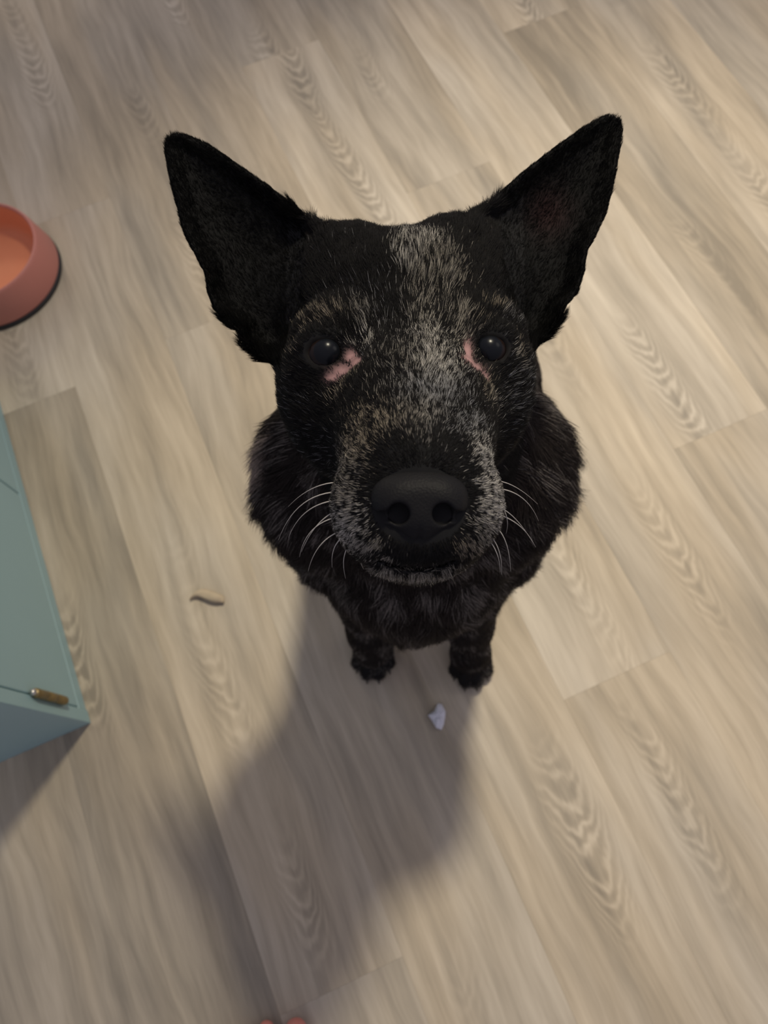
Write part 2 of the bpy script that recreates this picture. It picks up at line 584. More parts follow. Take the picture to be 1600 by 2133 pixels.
EAR_L = [(340, 298), (345, 283), (366, 274), (396, 281), (434, 297), (472, 322), (512, 350), (560, 384), (598, 414), (629, 441), (655, 452), (676, 482),
         (690, 560), (650, 690), (600, 760), (545, 752), (507, 722), (500, 696), (472, 674), (447, 650), (431, 612), (426, 574), (414, 550), (393, 513), (377, 478), (370, 448), (357, 397), (348, 362), (342, 325)]
EAR_R = [(1299, 271), (1294, 245), (1274, 236), (1251, 241), (1218, 260), (1168, 294), (1117, 333), (1090, 354), (1054, 386), (1016, 421), (993, 438), (980, 465),
         (975, 540), (1010, 660), (1060, 735), (1105, 728), (1142, 703), (1166, 672), (1180, 640), (1203, 615), (1219, 567), (1225, 524), (1244, 492), (1264, 448), (1279, 395), (1289, 341), (1297, 300)]


def axis(segs):
    out = [segs[0][0]]
    for a, b, h in segs:
        n = max(1, int(round((b - a) / h)))
        out += list(a + (b - a) * (np.arange(1, n + 1) / n))
    return np.array(out)


def ear_fn(poly, tip, base, d_edge, depth):
    poly_m = [((x - PX) * 0.46 / F_PX, (PY - y) * 0.46 / F_PX) for x, y in poly]
    tp = np.array([(tip[0] - PX), (PY - tip[1])]) * 0.46 / F_PX
    bp = np.array([(base[0] - PX), (PY - base[1])]) * 0.46 / F_PX
    ax = tp - bp; L2 = ax.dot(ax)

    def fn(P):
        u = P[..., 0] * 0.46 / P[..., 2]; v = P[..., 1] * 0.46 / P[..., 2]
        d = poly_sd(u, v, poly_m)
        t = ((u - bp[0]) * ax[0] + (v - bp[1]) * ax[1]) / L2
        tt = np.clip(t, 0, 1)
        zs = d_edge + 0.012 * tt + depth * (1 - 0.75 * tt) * (1 - np.exp(np.minimum(d, 0) / 0.016))
        th = 0.0018 + 0.003 * np.clip(1 - 1.6 * t, 0, 1)
        dz = np.abs(P[..., 2] - zs) - th
        d2 = d + 0.0022
        a = np.maximum(d2, 0); b = np.maximum(dz, 0)
        return np.minimum(np.maximum(d2, dz), 0) + np.sqrt(a * a + b * b) - 0.0012
    return fn, poly_m


def wh(x, y, z):
    return to_head((x, y, z))


def build_body():
    xs = axis([(-0.19, -0.15, 0.004), (-0.15, 0.165, 0.0018), (0.165, 0.20, 0.004)])
    ys = axis([(-0.30, -0.06, 0.004), (-0.06, 0.27, 0.0018), (0.27, 0.37, 0.005)])
    zs = axis([(0.285, 0.50, 0.0018), (0.50, 1.12, 0.0045)])
    B = Field(xs, ys, zs)
    # trunk (sitting: the spine slopes from the withers down to the pelvis)
    B.cap([wh(-.008, .250, .42), wh(-.008, .40, .24), wh(-.006, .50, .13)], [0.082, 0.098, 0.092], 0.02)
    # neck rising to the skull
    B.cap([wh(-.008, .235, .40), wh(-.010, .245, .50), C3(855, 740, .49)], [0.086, 0.070, 0.055], 0.03)
    # chest front and shoulders
    B.ell(C3(868, 1185, .68), (.076, .060, .075), 0.03)
    B.ell(C3(858, 1270, .70), (.032, .030, .03), 0.02)
    for sx, (a, b) in enumerate((((655, 1000), (690, 1110)), ((1068, 985), (1042, 1105)))):
        B.ell(C3(a[0], a[1], .61), (.044, .066, .055), 0.03)
        B.ell(C3(b[0], b[1], .69), (.038, .050, .055), 0.020)
    # forelegs
    for el, wr, an in (((715, 1130, .76), (772, 1310, .925), (776, 1352, .958)), ((1020, 1130, .76), (978, 1295, .915), (980, 1362, .956))):
        B.cap([C3(*el), C3(*wr), C3(*an)], [0.034, 0.0245, 0.0225], 0.02)
    # front paws with four toes each; toes point to the camera's feet
    for cx_, cy_, sgn in ((779, 1378, -1), (980, 1393, 1)):
        p = floor_pt(cx_, cy_)
        p0 = np.array([p[0], p[1], 0])
        B.ell(to_head(p0 + [0, 0.016, 0.019]), (.026, .030, .020), 0.012, rot=None)
        for k, (dx, dy) in enumerate(((-0.0195, -0.004), (-0.0070, -0.017), (0.0070, -0.017), (0.0195, -0.004))):
            q = p0 + [dx, dy, 0.0125]
            B.cap([to_head(q + [-dx * .3, 0.014, 0.006]), to_head(q)], [0.0100, 0.0092], 0.0035)
    # haunches, hocks, hind paws, tail
    for s in (-1, 1):
        B.ell(wh(s * .092 - .006, .485, .125), (.052, .095, .105), 0.03)
        B.cap([wh(s * .115, .47, .08), wh(s * .118, .40, .03), wh(s * .118, .34, .021)], [0.038, 0.023, 0.021], 0.02)
    B.cap([wh(0, .59, .07), wh(.03, .68, .03), wh(.085, .72, .022), wh(.13, .70, .018)], [0.036, 0.026, 0.021, 0.012], 0.02)
    # skull
    B.ell(C3(845, 655, .480), (.073, .0425, .062), 0.010)
    B.ell(C3(735, 570, .470), (.031, .0275, .040), 0.008)
    B.ell(C3(940, 558, .470), (.033, .0285, .040), 0.008)
    B.ell(C3(850, 640, .440), (.046, .040, .032), 0.02)
    # mid face, cheeks
    B.ell(C3(860, 790, .435), (.062, .048, .036), 0.018)
    B.ell(C3(672, 800, .452), (.0255, .036, .034), 0.02)
    B.ell(C3(1014, 785, .452), (.0230, .036, .034), 0.02)
    B.ell(C3(720, 876, .440), (.0250, .032, .030), 0.02)
    B.ell(C3(973, 864, .440), (.0250, .032, .030), 0.02)
    B.cap([C3(868, 1100, .370), C3(860, 1000, .47)], [0.026, 0.040], 0.02)      # lower jaw / throat
    # brow ridges and orbits
    B.cap([C3(742, 690, .414), C3(700, 672, .420), C3(650, 690, .428)], [0.009, 0.009, 0.007], 0.012)
    B.cap([C3(968, 680, .414), C3(1008, 664, .420), C3(1052, 682, .428)], [0.009, 0.009, 0.007], 0.012)
    for e in (EYE_L, EYE_R):
        B.ell(e + [0, 0, 0.006], (.019, .0165, .0145), 0.010)
    # bridge and muzzle
    B.cap([C3(860, 730, .420), C3(866, 830, .385), C3(871, 960, .337)], [0.022, 0.0225, 0.0190], 0.018)
    B.cap([C3(864, 900, .400), C3(868, 1020, .352)], [0.040, 0.0335], 0.02)
    B.ell(C3(800, 1062, .345), (.0225, .0235, .026), 0.012)
    B.ell(C3(936, 1058, .345), (.0225, .0235, .026), 0.012)
    B.ell(C3(868, 1112, .334), (.0250, .0160, .020), 0.010)
    B.ell(C3(868, 1152, .350), (.0230, .0108, .024), 0.006)
    # ears
    for poly, tip, base, de, dp in ((EAR_L, (350, 290), (590, 640), .448, .030), (EAR_R, (1285, 250), (1070, 600), .448, .030)):
        fn, pm = ear_fn(poly, tip, base, de, dp)
        pm = np.array(pm)
        lo = np.r_[pm.min(0) * 0.9 - 0.02, 0.42]; hi = np.r_[pm.max(0) * 1.1 + 0.02, 0.52]
        B.put(fn, lo, hi, 0.010)
        B.cap([C3(base[0] * .55 + 845 * .45, base[1] * .55 + 640 * .45, .478), C3(base[0] * .85 + 845 * .15, base[1], .486)], [.036, .030], 0.02)
    # eye sockets and lids
    for e in (EYE_L, EYE_R):
        B.ell(e, (EYE_RAD + .0008,) * 3, 0.002, mode='sub')
        n = 18
        ring = [e + [.0104 * math.cos(a), .0080 * math.sin(a), -.0066 + .0022 * math.cos(a) ** 2] for a in np.linspace(0, 2 * math.pi, n + 1)]
        B.cap(ring, [0.0021] * (n + 1), 0.003)
        up = [e + [.0125 * math.cos(a), .0102 * math.sin(a), -.0060 + .0030 * math.cos(a) ** 2] for a in np.linspace(.25, math.pi - .25, 10)]
        B.cap(up, [.0018, .0026, .0030, .0033, .0035, .0035, .0033, .0030, .0026, .0018], 0.004)
    # mouth slit
    def slit(P):
        x = P[..., 0] * F_PX / P[..., 2] + PX; y = PY - P[..., 1] * F_PX / P[..., 2]
        arc = 1182 - ((x - 868) / 92.0) ** 2 * 22
        return np.maximum(np.maximum(np.abs(y - arc) * .33 / F_PX - 0.0009, P[..., 2] - 0.3485), np.abs(x - 868) * .33 / F_PX - 0.0165)
    B.put(slit, C3(700, 1220, .30), C3(1040, 1090, .35), 0.002, mode='sub')
    # muzzle crease under the nose
    V, Q = B.mesh()
    return V, Q


BV, BQ = build_body()
BW = to_world(BV)
# orientation check through the signed volume
_a, _b, _c = BW[BQ[:, 0]], BW[BQ[:, 1]], BW[BQ[:, 2]]
if np.einsum('ij,ij->i', _a, np.cross(_b, _c)).sum() < 0: BQ = BQ[:, ::-1].copy()
# smooth the surface nets a little
def relax(Vv, Q, it=2, f=0.5):
    for _ in range(it):
        S = np.zeros_like(Vv); n = np.zeros(len(Vv))
        for i in range(4):
            for j in ((i + 1) % 4, (i + 3) % 4):
                np.add.at(S, Q[:, i], Vv[Q[:, j]]); np.add.at(n, Q[:, i], 1)
        Vv = Vv * (1 - f) + f * S / n[:, None]
    return Vv
BW = relax(BW, BQ, 2, 0.5)
BW[:, 2] = np.maximum(BW[:, 2], 0.0006)
BN = vnormals(BW, BQ)
print('body verts', len(BW), 'quads', len(BQ))

# keep the connected surface only
def drop_islands(Vv, Q):
    n = len(Vv); lab = np.arange(n)
    for _ in range(400):
        m = lab[Q].min(1)
        new = lab.copy()
        for i in range(4): np.minimum.at(new, Q[:, i], m)
        new = new[new]
        if (new == lab).all(): break
        lab = new
    u, c = np.unique(lab, return_counts=True)
    keep = lab == u[c.argmax()]
    k = keep[Q[:, 0]]
    mp = -np.ones(n, int); mp[keep] = np.arange(keep.sum())
    return keep, mp[Q[k]]
_k, BQ = drop_islands(BW, BQ)
BW = BW[_k]; BN = BN[_k]
BH = to_head(BW)

# coat pattern, fixed to the body in head axes: (x, y, depth, radius x, radius y, strength, tint)
# tints: 0 white, 1 tan, 2 blue grey, 3 warm grey
COAT = [
    # blaze
    (868, 528, .44, 40, 26, .90, 0), (850, 560, .43, 22, 34, .95, 0), (905, 560, .43, 40, 40, .6, 3), (925, 600, .43, 34, 40, .55, 3), (880, 610, .42, 30, 45, .55, 3),
    (885, 670, .41, 30, 45, .48, 3), (892, 730, .405, 34, 45, .70, 0), (905, 790, .40, 42, 36, .65, 0), (880, 840, .39, 48, 34, .55, 2), (915, 840, .39, 50, 34, .45, 2),
    (955, 680, .41, 26, 45, .55, 3), (960, 735, .41, 20, 40, .55, 3), (870, 890, .37, 40, 34, .32, 3),
    (760, 620, .42, 70, 70, .07, 2), (800, 700, .41, 50, 80, .11, 2), (830, 780, .40, 50, 60, .18, 3),
    # left eye surround
    (672, 662, .42, 44, 15, .62, 1), (700, 672, .42, 30, 12, .50, 1), (635, 690, .42, 18, 18, .30, 1), (752, 668, .41, 15, 34, .55, 3), (765, 712, .41, 14, 34, .62, 0), (738, 724, .41, 20, 9, .50, 3),
    (712, 822, .41, 15, 30, .50, 1), (740, 795, .41, 20, 14, .35, 1), (620, 740, .43, 14, 50, .18, 1),
    # right eye surround
    (1025, 650, .42, 30, 13, .50, 1), (1060, 668, .42, 22, 14, .45, 2), (990, 682, .415, 30, 10, .45, 1), (1075, 745, .42, 10, 30, .45, 1), (1062, 740, .42, 7, 16, .5, 0),
    (1005, 815, .41, 18, 34, .50, 1), (1018, 845, .41, 16, 24, .42, 3), (1050, 850, .42, 26, 24, .28, 2), (1070, 790, .42, 26, 26, .22, 2),
    # upper muzzle flecks
    (770, 890, .38, 40, 26, .42, 1), (755, 940, .37, 34, 34, .50, 1), (730, 980, .36, 30, 30, .36, 3), (968, 900, .38, 34, 30, .42, 2), (985, 950, .37, 26, 36, .50, 0),
    (905, 905, .37, 60, 26, .18, 2), (825, 905, .37, 40, 26, .20, 1),
    # muzzle sides
    (722, 1030, .35, 28, 50, .62, 3), (728, 1090, .35, 34, 36, .90, 0), (765, 1125, .345, 30, 20, .78, 3), (1008, 1010, .35, 26, 42, .85, 0), (1012, 1060, .35, 34, 36, 1.0, 0),
    (995, 1100, .345, 28, 28, .82, 3), (965, 1130, .34, 26, 18, .62, 1), (800, 1155, .34, 22, 9, .40, 3), (1000, 960, .36, 24, 30, .55, 2),
    # chin fringe
    (868, 1194, .345, 84, 15, .95, 3), (800, 1180, .345, 26, 8, .60, 3), (935, 1178, .345, 26, 8, .60, 3),
    # cheeks
    (640, 880, .45, 40, 60, .07, 2), (690, 950, .43, 36, 36, .14, 2), (1060, 830, .44, 34, 60, .20, 2), (600, 840, .45, 30, 40, .07, 2),
]
PINK = [(733, 750, .41, 13, 14), (745, 768, .41, 15, 17), (716, 780, .41, 24, 15), (695, 792, .41, 17, 11), (968, 745, .41, 11, 28), (966, 770, .41, 18, 18), (984, 782, .41, 19, 15), (1000, 795, .41, 13, 12)]


def blob(P, spec):
    c = C3(*spec[:3]); s = spec[2] / F_PX
    return np.exp(-(((P[:, 0] - c[0]) / (spec[3] * s)) ** 2 + ((P[:, 1] - c[1]) / (spec[4] * s)) ** 2))


def coat_eval(P, N):
    """share of light hairs and their tint weights at points P (head axes)"""
    front = (P[:, 2] < .47)
    g = np.zeros(len(P)); tw = np.zeros((len(P), 4)) + 1e-6
    for sp in COAT:
        b = blob(P, sp) * sp[5] * front
        g = 1 - (1 - g) * (1 - b)
        tw[:, sp[6]] += b
    pink = np.zeros(len(P))
    for sp in PINK: pink = np.maximum(pink, blob(P, sp) * front)
    return np.clip(g, 0, 1), tw, pink


g_, tw_, pink_ = coat_eval(BH, BN)
TINT = np.array([(.50, .475, .43), (.27, .230, .175), (.205, .205, .212), (.295, .27, .23)])


def skin_material():
    m, nt, bs = mat_new('dog_coat')
    at = nd(nt, 'ShaderNodeAttribute', attribute_name='coat')
    tc = nd(nt, 'ShaderNodeTexCoord')
    n = noise_n(nt, tc.outputs['Object'], 400, 3, 0.6)
    col = mixc(nt, n, (0.7, 0.7, 0.7, 1), (1.25, 1.25, 1.25, 1))
    nt.links.new(mixc(nt, 1.0, at.outputs['Color'], col, 'MULTIPLY'), bs.inputs['Base Color'])
    bs.inputs['Roughness'].default_value = 0.8
    bs.inputs['Specular IOR Level'].default_value = 0.15
    return m


def hair_material():
    m, nt, bs = mat_new('dog_hair')
    at = nd(nt, 'ShaderNodeAttribute', attribute_name='tint')
    nt.links.new(at.outputs['Color'], bs.inputs['Base Color'])
    bs.inputs['Roughness'].default_value = 0.55
    bs.inputs['Specular IOR Level'].default_value = 0.05
    return m


M_COAT, M_HAIR = skin_material(), hair_material()
_p = floor_pt(880, 1400)
DOG = tag(empty('dog', (_p[0], _p[1] + .15, 0)), 'black and grey speckled dog with pricked ears sitting and looking up', 'dog')
body = np_mesh('body', BW, BQ, M_COAT, DOG)
base_c = np.array([.010, .010, .0105])
is_ear_v = (BH[:, 2] > .43) & (BH[:, 2] < .525) & ((BH[:, 0] < C3(600, 0, .46)[0]) | (BH[:, 0] > C3(1090, 0, .46)[0]))
base_c = np.where(is_ear_v[:, None], base_c * .25, base_c)
col = base_c + (tw_ / tw_.sum(1, keepdims=True)) @ TINT * (0.03 * g_[:, None])
col = col * (1 - pink_[:, None]) + np.array([.40, .235, .225]) * pink_[:, None]
# the bare skin deep in the right ear, the dark lip line round the lids and mouth
ear_pink = np.exp(-(((BH[:, 0] - C3(1140, 450, .47)[0]) / .012) ** 2 + ((BH[:, 1] - C3(1140, 450, .47)[1]) / .014) ** 2)) * (BH[:, 2] > .44)
col = col + ear_pink[:, None] * np.array([.016, .005, .005])
for e in (EYE_L, EYE_R):
    dd = np.linalg.norm(BH - e, axis=1)
    k = np.clip((.0136 - dd) / .0012, 0, 1)[:, None]
    col = col * (1 - k) + np.array([.006, .005, .005]) * k
ca = body.data.attributes.new('coat', 'FLOAT_COLOR', 'POINT')
ca.data.foreach_set('color', np.c_[col, np.ones(len(col))].astype(np.float32).ravel())


# ---------------------------------------------------------------- fur
from mathutils import noise as mnoise
NOSE_ROOT = C3(872, 1010, .300)


def fur():
    tri = np.concatenate([BQ[:, [0, 1, 2]], BQ[:, [0, 2, 3]]])
    a, b, c = BW[tri[:, 0]], BW[tri[:, 1]], BW[tri[:, 2]]
    area = 0.5 * np.linalg.norm(np.cross(b - a, c - a), axis=1)
    ctr = BH[tri].mean(1)
    D = ctr[:, 2]
    dens = np.where(D < .40, 4.2e6, np.where(D < .47, 2.8e6, 1.0e6))
    dens = np.where(D > .56, 0.5e6, dens)
    dens = np.where(D > .85, 0.45e6, dens)
    # the far side of the body is out of sight of any nearby viewpoint: thinner there
    vdir = (a - CAMP); vdir /= np.linalg.norm(vdir, axis=1, keepdims=True)
    tn = BN[tri].mean(1)
    facing = -(vdir * tn).sum(1)
    dens = dens * np.where(facing < -0.35, 0.2, 1.0) * FUR_SCALE
    w = area * dens
    n = int(w.sum())
    ti = rng.choice(len(tri), n, p=w / w.sum())
    r1, r2 = rng.random(n), rng.random(n)
    s = np.sqrt(r1)
    wa, wb, wc = 1 - s, s * (1 - r2), s * r2
    t = tri[ti]
    P = BW[t[:, 0]] * wa[:, None] + BW[t[:, 1]] * wb[:, None] + BW[t[:, 2]] * wc[:, None]
    N = BN[t[:, 0]] * wa[:, None] + BN[t[:, 1]] * wb[:, None] + BN[t[:, 2]] * wc[:, None]
    N /= np.linalg.norm(N, axis=1, keepdims=True)
    H = to_head(P)
    g, tw, pink = coat_eval(H, N)
    # zones
    pxl = H[:, 0] * F_PX / H[:, 2] + PX; pyl = PY - H[:, 1] * F_PX / H[:, 2]
    is_body = H[:, 2] > .525
    pmL = [((x - PX) * .46 / F_PX, (PY - y) * .46 / F_PX) for x, y in EAR_L]
    pmR = [((x - PX) * .46 / F_PX, (PY - y) * .46 / F_PX) for x, y in EAR_R]
    u, v = H[:, 0] * .46 / H[:, 2], H[:, 1] * .46 / H[:, 2]
    dL, dR = poly_sd(u, v, pmL), poly_sd(u, v, pmR)
    head = ~is_body
    earL = head & (dL < .004) & (H[:, 2] > .43) & (pxl < 640)
    earR = head & (dR < .004) & (H[:, 2] > .43) & (pxl > 1040)
    ear = earL | earR
    # remove hair on the nose, eyes, pink skin and lips
    dE = np.minimum(np.linalg.norm(H - EYE_L, axis=1), np.linalg.norm(H - EYE_R, axis=1))
    q = (H - C3(874, 1052, .316)) / np.array([.0190, .0150, .022])
    nose = (q * q).sum(1) < 1
    keep = (dE > .0134) & ~nose & (rng.random(n) > pink * 1.4) & ~((P[:, 2] < .004) & is_body)
    inear = ear & (H[:, 2] > .44) & (np.minimum(dL, dR) < -.012) & ((N * (P - CAMP)).sum(1) < 0)
    keep &= ~(inear & (rng.random(n) < .6))
    # flow
    flow_h = P - to_world(NOSE_ROOT)
    flow_h = flow_h / np.linalg.norm(flow_h, axis=1, keepdims=True)
    flow_h += np.array([0, 0.1, 0.1]) * (H[:, 1] > 0)[:, None]
    eL = to_world(C3(345, 285, .462)) - to_world(C3(600, 650, .45)); eL /= np.linalg.norm(eL)
    eR = to_world(C3(1290, 245, .462)) - to_world(C3(1060, 620, .45)); eR /= np.linalg.norm(eR)
    flow_b = np.tile(np.array([0, -.25, -1.0]), (n, 1))
    side = np.sign(P[:, 0] + .008)
    flow_b[:, 0] = side * np.clip(np.abs(P[:, 0] + .008) / .1, 0, 1) * .7
    flow = np.where(is_body[:, None], flow_b, flow_h)
    blend = np.clip((H[:, 2] - .46) / .07, 0, 1)[:, None]
    flow = flow_h * (1 - blend) + flow_b * blend
    flow = np.where(earL[:, None], eL, flow); flow = np.where(earR[:, None], eR, flow)
    # clumps: low frequency turning of the flow
    sc = 120.0
    nz = np.array([mnoise.noise_vector(Vector(p * (70 if bdy else 170))) for p, bdy in zip(P, is_body)])
    flow = flow + nz * np.where(is_body, .75, .28)[:, None] + rng.normal(0, .10, (n, 3))
    T = flow - (flow * N).sum(1, keepdims=True) * N
    T /= np.linalg.norm(T, axis=1, keepdims=True) + 1e-9
    # length
    L = np.full(n, .0085)
    dn = np.linalg.norm(H - C3(872, 1040, .31), axis=1)
    L = np.where(head, np.clip(.0028 + .065 * (dn - .02), .0026, .0080), L)
    L = np.where(ear, .0042, L)
    edge = np.abs(np.minimum(dL, dR)) < .006
    tuftL = head & edge & (((pyl > 425) & (pyl < 500) & (pxl > 600) & (pxl < 1030)) | (pyl > 660)) & ((pxl < 690) | (pxl > 975)) & (H[:, 2] > .43)
    L = np.where(tuftL, .0095, L)
    L = np.where(is_body, .016, L)
    L = np.where(is_body & (H[:, 2] < .66), .019, L)
    ruffz = is_body & (H[:, 2] < .66) & (pyl > 860) & (pyl < 1075)
    L = np.where(ruffz, .026, L)
    L = np.where(H[:, 2] > .84, .009, L)
    L = np.where(P[:, 2] < .05, .006, L)
    chin = head & (np.abs(pyl - 1196) < 16) & (np.abs(pxl - 868) < 110) & (H[:, 2] < .375)
    L = np.where(chin, .0062, L)
    near_pink = np.zeros(n)
    for sp in PINK: near_pink = np.maximum(near_pink, blob(H, sp[:3] + (sp[3] * 1.9, sp[4] * 1.9)))
    L *= 1 - .62 * near_pink * head
    L *= rng.uniform(.65, 1.2, n) * (1 - .45 * np.clip((.019 - dE) / .005, 0, 1))
    lift = np.where(is_body, .34, np.where(ear, .22, .24)) + np.where(tuftL, .25, 0) + rng.normal(0, .08, n)
    lift = np.clip(lift, .08, .9)
    grav = np.array([0, 0, -1.0])
    idx = np.nonzero(keep)[0]
    P, N, T, L, lift, g, tw, H, ear = P[idx], N[idx], T[idx], L[idx], lift[idx], g[idx], tw[idx], H[idx], ear[idx]
    isb = is_body[idx]; nzk = nz[idx]
    n = len(P)
    npt = 4
    pts = np.zeros((n, npt, 3))
    for k in range(npt):
        s = k / (npt - 1)
        up = np.sin(lift) * (s - .42 * s * s)
        pts[:, k] = P + L[:, None] * (T * (np.cos(lift) * s)[:, None] + N * up[:, None] + nzk * (.22 * s * s) + grav * (isb * .14 * s * s)[:, None])
    pts[:, 0] -= N * .0006
    pts[:, :, 2] = np.maximum(pts[:, :, 2], .0008)
    # colour of each hair: light hairs bunched by a small-scale noise
    bunch = np.array([mnoise.noise(Vector((p[0] * 420, p[1] * 420, p[2] * 420))) for p in P])
    light = rng.random(n) < np.clip(g * (.85 + 2.1 * bunch) * np.where(H[:, 2] < .362, 1.05, .60) + np.where(ear, 0, .0022), 0, .85)
    tn = tw / tw.sum(1, keepdims=True)
    lc = tn @ TINT
    # body: brown and grey ticking on black
    bb = np.array([mnoise.noise(Vector(p * 48)) for p in P]); 
    bg_ = np.clip(bb * 1.6 + .02, 0, .6)
    ruff = np.exp(-((H[:, 0] - C3(568, 955, .60)[0]) / .011) ** 2 - ((H[:, 1] - C3(568, 950, .60)[1]) / .017) ** 2) * isb
    pat = np.zeros(n)
    for px_, py_, d_, rx_, ry_, st_ in ((1125, 870, .58, 28, 40, .5), (1130, 960, .58, 50, 24, .35), (1150, 1030, .58, 34, 24, .3), (1115, 1150, .66, 40, 40, .35), (880, 1235, .65, 90, 22, .35), (640, 1190, .66, 50, 24, .3), (760, 1300, .68, 40, 22, .35), (960, 1290, .68, 40, 22, .35)):
        c_ = C3(px_, py_, d_); s_ = d_ / F_PX
        pat = np.maximum(pat, st_ * np.exp(-((H[:, 0] - c_[0]) / (rx_ * s_)) ** 2 - ((H[:, 1] - c_[1]) / (ry_ * s_)) ** 2))
    bl = isb & (rng.random(n) < np.clip(bg_ * .8 + ruff * 1.4 + pat * (1 + bb * 2), 0, .95))
    lc = np.where(isb[:, None], np.where(ruff[:, None] > .25, np.array([.34, .28, .24]), np.array([.19, .17, .155])), lc)
    light = np.where(isb, bl, light)
    dark = np.array([.0095, .0090, .0090]) * rng.uniform(.5, 1.9, (n, 1))
    dark = np.where(isb[:, None], dark * np.array([2.3, 2.0, 1.85]), dark)
    dark = np.where(ear[:, None], dark * .09, dark)
    colr = np.where(light[:, None], lc * rng.uniform(.35, 1.35, (n, 1)), dark)
    rad = np.where(isb, .00016, .000080) * rng.uniform(.75, 1.25, n)
    rad = np.where(light & ~isb, rad * 1.05, rad)
    hc = bpy.data.hair_curves.new('fur')
    hc.add_curves([npt] * n)
    hc.points.foreach_set('position', pts.astype(np.float32).ravel())
    taper = np.array([1.0, .9, .65, .15])
    ra = hc.attributes.get('radius') or hc.attributes.new('radius', 'FLOAT', 'POINT')
    ra.data.foreach_set('value', (rad[:, None] * taper).astype(np.float32).ravel())
    ta = hc.attributes.new('tint', 'FLOAT_COLOR', 'CURVE')
    ta.data.foreach_set('color', np.c_[colr, np.ones(n)].astype(np.float32).ravel())
    hc.materials.append(M_HAIR)
    o = bpy.data.objects.new('fur', hc); COL.objects.link(o)
    rel(o, DOG); o['kind'] = 'stuff'
    print('hairs', n)


import os
if not os.environ.get('NOFUR'): fur()


# ---------------------------------------------------------------- nose leather
def nose():
    c = C3(874, 1040, .318)
    xs = np.arange(-.024, .0241, .0006); ys = np.arange(-.024, .0201, .0006); zs = np.arange(-.022, .0301, .0006)
    B = Field(xs, ys, zs)
    px = lambda x, y, z: np.array([(x - 874) * .312 / F_PX, (1040 - y) * .312 / F_PX, z])
    B.ell(px(874, 1030, .004), (.0190, .0108, .0140), .004)
    B.ell(px(826, 1050, .003), (.0102, .0110, .0125), .006)
    B.ell(px(924, 1050, .003), (.0102, .0110, .0125), .006)
    B.ell(px(874, 1072, .002), (.0085, .0115, .0100), .006)
    B.cap([px(874, 1085, .000), px(872, 1140, .006)], [.0060, .0040], .008)
    B.ell(px(874, 1010, .016), (.0155, .0095, .018), .006)
    for s, nx in ((-1, 829), (1, 921)):
        B.ell(px(nx + s * 0, 1071, -.012), (.0045, .0046, .0200), .0015, mode='sub')
        B.cap([px(nx + s * 6, 1073, -.012), px(nx + s * 30, 1079, -.006), px(nx + s * 50, 1072, .002)], [.0030, .0024, .0018], .0015, mode='sub')
        B.cap([px(nx, 1071, -.010), px(nx - s * 3, 1068, .004)], [.0040, .0030], .001, mode='sub')
    B.cap([px(874, 1088, -.0118), px(873, 1112, -.0080), px(872, 1140, -.0005)], [.0010, .0010, .0010], .0015, mode='sub')
    V, Q = B.mesh()
    Wd = to_world(V + c)
    a, b, c2 = Wd[Q[:, 0]], Wd[Q[:, 1]], Wd[Q[:, 2]]
    if np.einsum('ij,ij->i', a - Wd.mean(0), np.cross(b - Wd.mean(0), c2 - Wd.mean(0))).sum() < 0: Q = Q[:, ::-1].copy()
    Wd = relax(Wd, Q, 2, .5)
    m, nt, bs = mat_new('nose_leather')
    tc = nd(nt, 'ShaderNodeTexCoord')
    vo = nd(nt, 'ShaderNodeTexVoronoi'); vo.inputs['Scale'].default_value = 900
    nt.links.new(tc.outputs['Object'], vo.inputs['Vector'])
    bs.inputs['Base Color'].default_value = (.0105, .0102, .011, 1)
    bs.inputs['Roughness'].default_value = .55
    bs.inputs['Specular IOR Level'].default_value = .11
    bp = nd(nt, 'ShaderNodeBump'); bp.inputs['Strength'].default_value = .35; bp.inputs['Distance'].default_value = .0004
    nt.links.new(vo.outputs['Distance'], bp.inputs['Height']); nt.links.new(bp.outputs[0], bs.inputs['Normal'])
    np_mesh('nose', Wd, Q, m, DOG)


nose()


